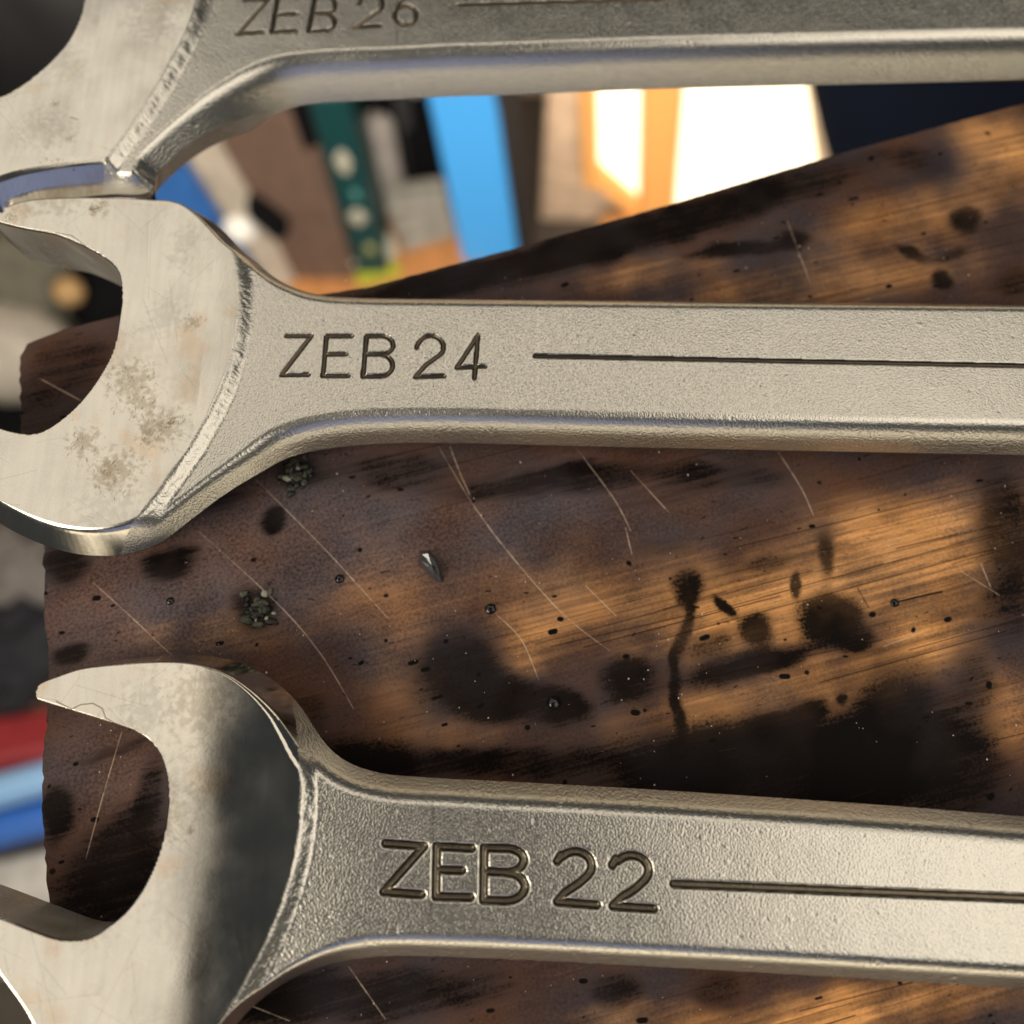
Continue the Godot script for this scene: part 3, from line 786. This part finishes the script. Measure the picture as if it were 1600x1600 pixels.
func setting() -> void:
	var fl := part("floor", block(Vector3(4, 0.04, 4), 0.001), used(lin(0.09, 0.07, 0.055), 0.6), self, Vector3(0, -0.77, 0))
	fl.set_meta("kind", "structure")
	var wall := part("wall", block(Vector3(3.4, 0.72, 0.06), 0.004), matte(lin(0.55, 0.42, 0.30), 0.85), self, Vector3(0, -0.389, -0.80))
	wall.set_meta("kind", "structure")
	var turn := part("wall", block(Vector3(0.62, 0.62, 0.03), 0.002), used(lin(0.85, 0.63, 0.45), 0.85), self, Vector3(0.345, -0.439, -0.60))
	turn.set_meta("kind", "structure")

func board() -> void:
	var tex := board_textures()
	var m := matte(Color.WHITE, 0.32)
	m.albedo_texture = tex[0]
	m.metallic_specular = 0.10
	m.heightmap_enabled = true
	m.heightmap_texture = tex[1]
	m.heightmap_scale = 0.012
	var poly := PackedVector2Array()
	var n := BOARD.size()
	for i in n:
		var a := Vector2(BOARD[i][0], BOARD[i][1])
		var b := Vector2(BOARD[(i + 1) % n][0], BOARD[(i + 1) % n][1])
		var k := maxi(1, int(a.distance_to(b) / 0.8)) if a.x < 90 and a.y < 70 else 1
		for s in k:
			var p := a.lerp(b, float(s) / k)
			if k > 1:
				p += (b - a).orthogonal().normalized() * rng.randfn() * (0.10 if b.x < -48 and b.y > -22 else 0.03)
			poly.append(p)
	var inner := PackedVector2Array()
	var c := poly.size()
	for i in c:
		var t := (poly[(i + 1) % c] - poly[(i + c - 1) % c]).normalized()
		inner.append(poly[i] + Vector2(-t.y, t.x) * 0.45)
	var st := SurfaceTool.new()
	st.begin(Mesh.PRIMITIVE_TRIANGLES)
	var put := func(p: Vector2, y: float, nv: Vector3) -> void:
		st.set_uv(on_board(p.x, p.y))
		st.set_normal(nv)
		st.add_vertex(Vector3(p.x, y, p.y) * MM)
	for i in Geometry2D.triangulate_polygon(inner):
		put.call(inner[i], 0.0, Vector3.UP)
	# the polygon order decides the winding; rim and edge follow it
	for i in c:
		var j := (i + 1) % c
		var t := (poly[j] - poly[i]).normalized()
		var nv := Vector3(t.y, 0, -t.x)
		var half := (nv + Vector3.UP).normalized()
		for q in [[inner[i], 0.0, half], [poly[i], -0.45, half], [poly[j], -0.45, half], [inner[i], 0.0, half], [poly[j], -0.45, half], [inner[j], 0.0, half], [poly[i], -0.45, nv], [poly[i], -14.0, nv], [poly[j], -14.0, nv], [poly[i], -0.45, nv], [poly[j], -14.0, nv], [poly[j], -0.45, nv]]:
			put.call(q[0], q[1], q[2])
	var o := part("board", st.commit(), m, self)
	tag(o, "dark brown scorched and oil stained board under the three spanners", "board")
	var s := thing("bench_stand", "plain dark wooden stand carrying the stained board", "stand", Vector3(0.04, -0.75, 0.035))
	var wood := matte(lin(0.05, 0.035, 0.025), 0.7)
	part("stand_top", block(Vector3(0.12, 0.03, 0.10), 0.003), wood, s, Vector3(0, 0.7205, 0))
	part("post", block(Vector3(0.07, 0.672, 0.07), 0.003), wood, s, Vector3(0, 0.368, 0))
	part("foot", block(Vector3(0.2, 0.03, 0.16), 0.003), wood, s, Vector3(0, 0.0155, 0))

func spanners() -> void:
	var scratch := ImageTexture.create_from_image(scratch_height(5))
	var rough_im := noise(0.012, 5, 21).get_seamless_image(512, 512)
	rough_im.adjust_bcs(1.45, 0.5, 1.0)
	var rough := ImageTexture.create_from_image(rough_im)
	var peel := noise_tex(noise(0.085, 4, 31), 1024, 1024)
	var looks := []
	for k in 3:
		var head := matte(Color.WHITE, [0.29, 0.29, 0.14][k], 1.0)
		head.albedo_texture = ImageTexture.create_from_image(head_albedo(40 + k, Color(0.83, 0.82, 0.79), [5, 8, 2][k], [40, 60, 24][k], [MARKS_26, MARKS_24, MARKS_22][k], [GRIME_26, GRIME_24, GRIME_22][k]))
		head.roughness_texture = rough
		head.heightmap_enabled = true
		head.heightmap_texture = scratch
		head.heightmap_scale = [0.0008, 0.0009, 0.00025][k]
		var handle := matte(Color(0.81, 0.80, 0.77), [0.25, 0.27, 0.26][k], 1.0)
		handle.uv1_triplanar = true
		handle.uv1_scale = Vector3.ONE / 0.030
		handle.heightmap_enabled = true
		handle.heightmap_texture = peel
		handle.heightmap_scale = [0.0038, 0.0040, 0.0038][k]
		var cut: StandardMaterial3D = handle.duplicate()
		cut.albedo_color = [Color(0.40, 0.37, 0.33), Color(0.36, 0.33, 0.29), Color(0.44, 0.41, 0.36)][k]
		cut.roughness = 0.3
		var wall: StandardMaterial3D = head.duplicate()
		wall.roughness = 0.62
		wall.metallic = 0.7
		looks.append([head, handle, cut, wall])
	spanner("open_end_spanner", "largest steel spanner stamped ZEB 26 at the far side of the board", OUTLINE_26, STROKES_26, SHAPE_26, [0.66, 0.28, 0.7, 0.3], looks[0], [[-200, 0.16], [84, 0.8]], [[-200, 0.5], [-93, 0.16]], 100)
	spanner("open_end_spanner", "middle steel spanner stamped ZEB 24 with its worn jaw by the board corner", OUTLINE_24, STROKES_24, SHAPE_24, [0.6, 0.28, 0.62, 0.3], looks[1], [[-200, 0.15], [72, 0.8]], [[-200, 0.12]], 200)
	spanner("open_end_spanner", "smallest steel spanner stamped ZEB 22 with a polished half mirrored head", OUTLINE_22, STROKES_22, SHAPE_22, [0.98, 0.46, 0.98, 0.40], looks[2], [[-200, 0.15], [62, 0.8]], [[-200, 0.12]], 300)

func crumbs() -> void:
	var crumb := matte(Color.WHITE, 0.8)
	var ramp := Gradient.new()
	ramp.set_color(0, lin(0.004, 0.004, 0.003))
	ramp.set_color(1, lin(0.42, 0.44, 0.32))
	ramp.set_offset(0, 0.42)
	ramp.set_offset(1, 0.78)
	var im := noise(0.09, 3, 51).get_seamless_image(256, 256)
	im.convert(Image.FORMAT_RGB8)
	for yy in 256:
		for xx in 256:
			im.set_pixel(xx, yy, ramp.sample(im.get_pixel(xx, yy).r))
	crumb.albedo_texture = ImageTexture.create_from_image(im)
	crumb.uv1_triplanar = true
	crumb.uv1_scale = Vector3.ONE / 0.006
	var shades := [matte(lin(0.006, 0.006, 0.005), 0.5), matte(lin(0.05, 0.055, 0.035), 0.7), matte(lin(0.30, 0.31, 0.24), 0.6), crumb]
	var grains := []
	for k in 5:
		grains.append(lump(Vector3(1.0, 0.75, 0.9) * MM, 0.6, 0.12, 60 + k, 14))
	for c in [["crumbly dark green grey clump of grit under the neck of ZEB 24", -29.5, -8.2, 2.1], ["crumbly dark green grey clump of grit on the open board above ZEB 22", -33.5, 10.4, 1.9]]:
		var o := thing("grit_clump", c[0], "grit", Vector3(c[1], 0, c[2]) * MM)
		for k in 44:
			var q := Vector2(rng.randfn(), rng.randfn()) * float(c[3]) * 0.5
			var s := rng.randf_range(0.22, 0.55)
			var pick := 0 if rng.randf() < 0.45 else (1 if rng.randf() < 0.6 else (2 if rng.randf() < 0.45 else 3))
			var gp := part("grain", grains[k % 5], shades[pick], o, Vector3(q.x, 0.1 + 0.35 * maxf(0.0, 1.0 - q.length() / float(c[3])), q.y) * MM)
			gp.basis = Basis.from_euler(Vector3(rng.randf() * 6.0, rng.randf() * 6.0, 0)).scaled(Vector3(s * rng.randf_range(0.6, 1.7), s * rng.randf_range(0.4, 1.0), s))
	var chip := matte(lin(0.13, 0.135, 0.14), 0.28, 0.6)
	var st := SurfaceTool.new()
	st.begin(Mesh.PRIMITIVE_TRIANGLES)
	var ring := [[-1.5, -0.5], [-0.9, -1.0], [0.1, -0.75], [1.1, 0.1], [1.55, 0.75], [0.9, 0.95], [-0.2, 0.6], [-1.1, 0.35]]
	for i in 8:
		var a: Array = ring[i]
		var b: Array = ring[(i + 1) % 8]
		var lift := 0.75 if i % 3 else 0.5
		var pa := Vector3(a[0], 0, a[1]) * MM
		var pb := Vector3(b[0], 0, b[1]) * MM
		var qa := Vector3(a[0] * 0.72, 0.55 + 0.25 * (i % 2), a[1] * 0.6) * MM
		var qb := Vector3(b[0] * 0.72, 0.55 + 0.25 * ((i + 1) % 2), b[1] * 0.6) * MM
		quad_out(st, pa, pb, qb, qa, Vector3(0, 0.3, 0) * MM)
		tri_out(st, qa, qb, Vector3(0.1, lift, 0.05) * MM, Vector3(0, -0.5, 0) * MM)
	var fl := part("metal_flake", st.commit(), chip, self, Vector3(-10.7, 0.02, 4.6) * MM)
	fl.rotation.y = -0.55
	fl.scale = Vector3.ONE * 1.6
	tag(fl, "small grey metal flake lying alone on the board below ZEB 24", "flake")
	var tar := matte(lin(0.004, 0.004, 0.005), 0.16)
	for b in [["round black tar bead to the right of the grey flake", -2.8, 10.4, 0.72, 3], ["round black tar bead to the left of the grey flake", -22.8, 6.4, 0.6, 4], ["small black tar bead near the left edge of the board", -44.9, 9.4, 0.5, 5], ["black tar bead at the end of a dark groove on the right", 50.2, 9.6, 0.55, 6], ["black tar bead inside the big dark stain above ZEB 22", 5.3, 22.4, 0.8, 7]]:
		var o := part("tar_bead", lump(Vector3(b[3], 0.5 * b[3], b[3]) * MM, 0.15, 0.1, b[4], 20), tar, self, Vector3(b[1], 0.1, b[2]) * MM)
		tag(o, b[0], "bead", "tar beads on the board")
	var grain := SphereMesh.new()
	grain.radius = 0.5
	grain.height = 1.0
	grain.radial_segments = 6
	grain.rings = 3
	var mm := MultiMesh.new()
	mm.transform_format = MultiMesh.TRANSFORM_3D
	mm.mesh = grain
	mm.instance_count = 420
	for i in 420:
		var s := (0.09 + 0.16 * pow(rng.randf(), 4.0)) * MM
		var p := Vector3(rng.randf_range(-54, 78), 0.03, rng.randf_range(-50, 58)) * MM
		if p.z < -0.040 and p.x < 0.03:
			p.z += 0.06
		mm.set_instance_transform(i, Transform3D(Basis.from_euler(Vector3(rng.randf(), rng.randf() * 6.0, 0)).scaled(Vector3(s, s * 0.6, s * rng.randf_range(0.6, 1.6))), p))
	var dust := MultiMeshInstance3D.new()
	dust.name = "dust_specks"
	dust.multimesh = mm
	dust.material_override = matte(lin(0.62, 0.58, 0.54), 0.6)
	dust.set_meta("kind", "stuff")
	tag(dust, "pale specks of dust scattered over the dark board", "dust")
	add_child(dust)

func slab4(a: Vector3, b: Vector3, c: Vector3, d: Vector3, t: float) -> ArrayMesh:
	var st := SurfaceTool.new()
	st.begin(Mesh.PRIMITIVE_TRIANGLES)
	var n := (b - a).cross(d - a).normalized() * t
	var mid := (a + b + c + d) / 4.0 + n / 2.0
	quad_out(st, a, b, c, d, mid)
	quad_out(st, a + n, b + n, c + n, d + n, mid)
	var r := [a, b, c, d]
	for i in 4:
		quad_out(st, r[i], r[(i + 1) % 4], r[(i + 1) % 4] + n, r[i] + n, mid)
	return st.commit()

func piece(called: String, label: String, category: String, mesh: Mesh, m: Material, at := Vector3.ZERO, group := "") -> MeshInstance3D:
	var o := part(called, mesh, m, self, at)
	tag(o, label, category, group)
	return o

func workshop() -> void:
	var black := matte(lin(0.006, 0.006, 0.007), 0.8)
	black.metallic_specular = 0.15
	var sky_blue := matte(lin(0.06, 0.36, 0.85), 0.5)
	# the open bookcase below the far edge of the board
	var bc := thing("bookcase", "open bookcase with a brown side and a bright blue side below the board", "bookcase", Vector3(-0.13, -0.75, -0.55))
	var o := -bc.position
	part("side_panel", bar(Vector3(-0.229, -0.75, -0.466) + o, Vector3(-0.238, -0.50, -0.546) + o, 0.104, 0.012), used(lin(0.16, 0.095, 0.068), 0.7), bc)
	var bp := part("side_panel", bar(Vector3(-0.019, -0.75, -0.492) + o, Vector3(-0.049, -0.50, -0.560) + o, 0.064, 0.012), sky_blue, bc)
	bp.set_meta("label", "bright blue side panel")
	part("shelf", slab4(Vector3(-0.285, -0.715, -0.440) + o, Vector3(-0.02, -0.715, -0.440) + o, Vector3(-0.04, -0.715, -0.66) + o, Vector3(-0.26, -0.715, -0.66) + o, 0.012), used(lin(0.62, 0.27, 0.09), 0.5), bc)
	part("back_panel", block(Vector3(0.26, 0.36, 0.01), 0.001, Transform3D(Basis(), Vector3(-0.13, -0.57, -0.70) + o)), black, bc)
	part("partition", bar(Vector3(-0.180, -0.71, -0.520) + o, Vector3(-0.196, -0.50, -0.580) + o, 0.03, 0.08), black, bc)
	piece("binder", "dark green binder with a pale label leaning in the bookcase", "binder", bar(Vector3(-0.158, -0.715, -0.508), Vector3(-0.164, -0.480, -0.545), 0.036, 0.06), matte(lin(0.004, 0.045, 0.048), 0.4))
	piece("box", "narrow grey carton beside the dark green binder", "box", bar(Vector3(-0.135, -0.70, -0.570), Vector3(-0.139, -0.585, -0.597), 0.028, 0.03, 0.006), used(lin(0.42, 0.38, 0.35), 0.7))
	for k in 3:
		piece("carton", ["lowest pale carton of the stack on the orange shelf", "middle pale carton of the stack on the orange shelf", "topmost pale carton of the stack on the orange shelf"][k], "carton", block(Vector3(0.068, 0.018, 0.035), 0.003, Transform3D(Basis(Vector3.UP, 0.35 - 0.1 * k), Vector3(-0.098 - 0.004 * k, -0.694 + 0.0195 * k, -0.535 - 0.006 * k))), used(lin(0.36, 0.34, 0.30), 0.7), Vector3.ZERO, "pale cartons stacked on the shelf")
	for k in 4:
		piece("folder", ["black folder next to the dark green binder", "dark grey folder behind the narrow grey carton", "thick black folder under the blue book", "black folder against the blue side panel"][k], "folder", bar(Vector3([-0.128, -0.112, -0.098, -0.070][k], -0.71, [-0.585, -0.600, -0.590, -0.580][k]), Vector3([-0.134, -0.118, -0.106, -0.082][k], [-0.52, -0.55, -0.585, -0.53][k], -0.615), [0.02, 0.022, 0.03, 0.026][k], 0.02), [black, matte(lin(0.03, 0.03, 0.032), 0.6), black, black][k], Vector3.ZERO, "dark folders in the bookcase")
	var lab := matte(lin(0.45, 0.42, 0.34), 0.6)
	for k in 4:
		var y0: float = [-0.545, -0.585, -0.615, -0.660][k]
		var f: float = (y0 + 0.715) / 0.235
		var st := piece("sticker", ["topmost pale sticker on the green binder", "second pale sticker from the top of the green binder", "third pale sticker down the green binder", "lowest pale sticker on the green binder"][k], "sticker", lump(Vector3([0.007, 0.004, 0.009, 0.006][k], [0.014, 0.006, 0.010, 0.007][k], 0.002), 0.5, 0.2, 80 + k, 16), [lab, matte(lin(0.10, 0.30, 0.28), 0.5), lab, matte(lin(0.3, 0.3, 0.12), 0.5)][k], Vector3(lerpf(-0.158, -0.164, f) + 0.004 * (k % 2), y0, lerpf(-0.508, -0.545, f) + 0.031), "pale stickers on the green binder")
		st.rotation.x = -0.16
	piece("tape_box", "small pale box with a lime green front on the orange shelf", "box", block(Vector3(0.055, 0.02, 0.03), 0.003, Transform3D(Basis(Vector3.UP, 0.3), Vector3(-0.160, -0.692, -0.505))), matte(lin(0.50, 0.50, 0.42), 0.7))
	piece("lime_card", "lime green card lying in front of the small pale box", "card", block(Vector3(0.05, 0.004, 0.014), 0.001, Transform3D(Basis(Vector3.UP, 0.3), Vector3(-0.152, -0.7005, -0.480))), matte(lin(0.40, 0.46, 0.02), 0.6))
	piece("book", "blue book high in the bookcase beside the pale book", "book", bar(Vector3(-0.120, -0.655, -0.640), Vector3(-0.124, -0.56, -0.640), 0.034, 0.04), matte(lin(0.03, 0.15, 0.75), 0.5))
	piece("book", "pale book high in the bookcase beside the blue book", "book", bar(Vector3(-0.093, -0.655, -0.640), Vector3(-0.097, -0.56, -0.640), 0.022, 0.04), matte(lin(0.6, 0.55, 0.52), 0.6))
	piece("cabinet", "narrow dark cabinet between the blue panel and the beige wall", "cabinet", bar(Vector3(0.012, -0.75, -0.515), Vector3(-0.012, -0.50, -0.566), 0.036, 0.02), matte(lin(0.022, 0.017, 0.015), 0.6))
	# pole, blue sheet and clamp at the left of the bookcase
	var pole := thing("pole", "cream coloured pole with a shiny round knob beside the bookcase", "pole", Vector3(-0.256, -0.75, -0.469))
	part("shaft", bar(Vector3(0, 0.005, 0), Vector3(-0.050, 0.23, -0.059), 0.040, 0.03, 0.012), used(lin(0.62, 0.54, 0.45), 0.4), pole)
	part("knob", lump(Vector3(0.018, 0.018, 0.014), 0.0, 0.1, 1, 24), matte(lin(0.95, 0.93, 0.88), 0.15), pole, Vector3(-0.030, 0.125, -0.016))
	piece("blue_sheet", "mid blue plastic sheet leaning behind the cream pole", "sheet", bar(Vector3(-0.330, -0.745, -0.49), Vector3(-0.352, -0.55, -0.556), 0.12, 0.008), used(lin(0.05, 0.20, 0.62), 0.4))
	piece("clamp", "small black clamp on the brown side of the bookcase", "clamp", bar(Vector3(-0.292, -0.600, -0.522), Vector3(-0.236, -0.622, -0.478), 0.026, 0.02, 0.006), black)
	# the low glazed window
	var w := thing("window", "bright low window with orange wooden frames below the beige wall", "window", Vector3(0.19, -0.75, -0.52))
	o = -w.position
	var pine := matte(lin(0.80, 0.38, 0.11), 0.5)
	var pane := glow(Color(1.0, 0.95, 0.84), 1.45)
	part("frame", bar(Vector3(0.078, -0.57, -0.501) + o, Vector3(0.058, -0.40, -0.506) + o, 0.016, 0.02), pine, w)
	part("frame", bar(Vector3(0.072, -0.548, -0.505) + o, Vector3(0.137, -0.602, -0.488) + o, 0.019, 0.02), pine, w)
	part("frame", bar(Vector3(0.148, -0.62, -0.465) + o, Vector3(0.118, -0.40, -0.486) + o, 0.034, 0.024), pine, w)
	var jb := part("frame", bar(Vector3(0.326, -0.58, -0.496) + o, Vector3(0.243, -0.40, -0.512) + o, 0.034, 0.02), matte(lin(0.85, 0.66, 0.45), 0.5), w)
	jb.set_meta("label", "pale cream side of the window frame")
	part("pane", slab4(Vector3(0.066, -0.40, -0.514) + o, Vector3(0.106, -0.40, -0.494) + o, Vector3(0.138, -0.61, -0.493) + o, Vector3(0.083, -0.56, -0.510) + o, -0.003), pane, w)
	part("pane", slab4(Vector3(0.125, -0.40, -0.492) + o, Vector3(0.240, -0.40, -0.512) + o, Vector3(0.318, -0.575, -0.500) + o, Vector3(0.163, -0.62, -0.478) + o, -0.003), pane, w)
	part("sill", bar(Vector3(0.10, -0.69, -0.475) + o, Vector3(0.34, -0.69, -0.505) + o, 0.12, 0.03), pine, w)
	var l := AreaLight3D.new()
	l.name = "window_light"
	l.position = Vector3(0.20, -0.50, -0.47) + o
	l.rotation.x = -0.2
	l.rotation.y = PI
	l.area_size = Vector2(0.14, 0.16)
	l.light_color = Color(1.0, 0.96, 0.88)
	l.light_energy = 0.02
	l.area_normalize_energy = true
	l.shadow_enabled = true
	w.add_child(l)
	var navy := matte(lin(0.005, 0.007, 0.013), 0.9)
	navy.metallic_specular = 0.1
	var jacket := piece("jacket", "dark navy jacket hanging at the right of the bright window", "jacket", lump(Vector3(0.125, 0.42, 0.045), 0.10, 0.09, 8, 60), navy)
	jacket.transform = bar_frame(Vector3(0.464, -0.55, -0.481), Vector3(0.370, -0.42, -0.515))
	# things on the floor at the left
	piece("bag", "black fabric bag standing behind the jaw of ZEB 26", "bag", lump(Vector3(0.13, 0.16, 0.07), 0.15, 0.08, 3, 48), matte(lin(0.012, 0.012, 0.014), 0.6), Vector3(-0.50, -0.60, -0.68))
	piece("sack", "olive grey cloth sack behind the jaw of ZEB 24", "sack", lump(Vector3(0.07, 0.06, 0.062), 0.15, 0.08, 4, 48), used(lin(0.17, 0.16, 0.12), 0.9), Vector3(-0.555, -0.69, -0.475))
	piece("jug", "smooth cream jug body seen through the jaw of ZEB 24", "jug", lump(Vector3(0.075, 0.055, 0.056), 0.02, 0.05, 5, 48), used(lin(0.55, 0.50, 0.43), 0.4), Vector3(-0.555, -0.695, -0.378))
	piece("pouch", "black pouch on the floor between the cream jug and the board", "pouch", lump(Vector3(0.055, 0.04, 0.06), 0.2, 0.08, 6, 40), black, Vector3(-0.462, -0.715, -0.470))
	piece("cork", "small tan cork ball on the black pouch", "cork", lump(Vector3(0.016, 0.015, 0.016), 0.1, 0.1, 7, 24), matte(lin(0.48, 0.30, 0.13), 0.7), Vector3(-0.478, -0.662, -0.435))
	piece("tray", "flat black tray in front of the cream jug", "tray", block(Vector3(0.16, 0.03, 0.10), 0.006), black, Vector3(-0.55, -0.734, -0.30))
	piece("rag", "crumpled pale grey rag near the left edge of the board", "rag", lump(Vector3(0.06, 0.035, 0.045), 0.5, 0.14, 9, 60), used(lin(0.22, 0.20, 0.19), 0.9), Vector3(-0.512, -0.718, -0.135))
	piece("glove", "crumpled black glove between the grey rag and the red box", "glove", lump(Vector3(0.06, 0.035, 0.055), 0.4, 0.12, 10, 60), matte(lin(0.010, 0.011, 0.017), 0.8), Vector3(-0.496, -0.715, -0.055))
	piece("leather_strap", "brown leather strap beside the red box", "strap", bar(Vector3(-0.54, -0.735, 0.005), Vector3(-0.39, -0.735, -0.010), 0.03, 0.02, 0.004), matte(lin(0.10, 0.045, 0.03), 0.7))
	piece("red_box", "red plastic box left of the ZEB 22 jaw", "box", bar(Vector3(-0.53, -0.72, 0.044), Vector3(-0.38, -0.72, 0.018), 0.042, 0.05, 0.005), used(lin(0.42, 0.04, 0.05), 0.5))
	piece("light_blue_tube", "shiny light blue tube beside the red box", "tube", bar(Vector3(-0.535, -0.70, 0.090), Vector3(-0.39, -0.70, 0.050), 0.034, 0.03, 0.010), matte(lin(0.30, 0.55, 0.90), 0.25))
	piece("blue_tube", "deep blue tube between the light blue tube and the white slab", "tube", bar(Vector3(-0.53, -0.71, 0.124), Vector3(-0.38, -0.71, 0.084), 0.036, 0.03, 0.010), matte(lin(0.03, 0.16, 0.62), 0.35))
	piece("white_slab", "white flat slab left of the lower jaw of ZEB 22", "slab", block(Vector3(0.20, 0.03, 0.10), 0.004, Transform3D(Basis(Vector3.UP, 0.2), Vector3.ZERO)), used(lin(0.72, 0.70, 0.66), 0.6), Vector3(-0.452, -0.733, 0.185))
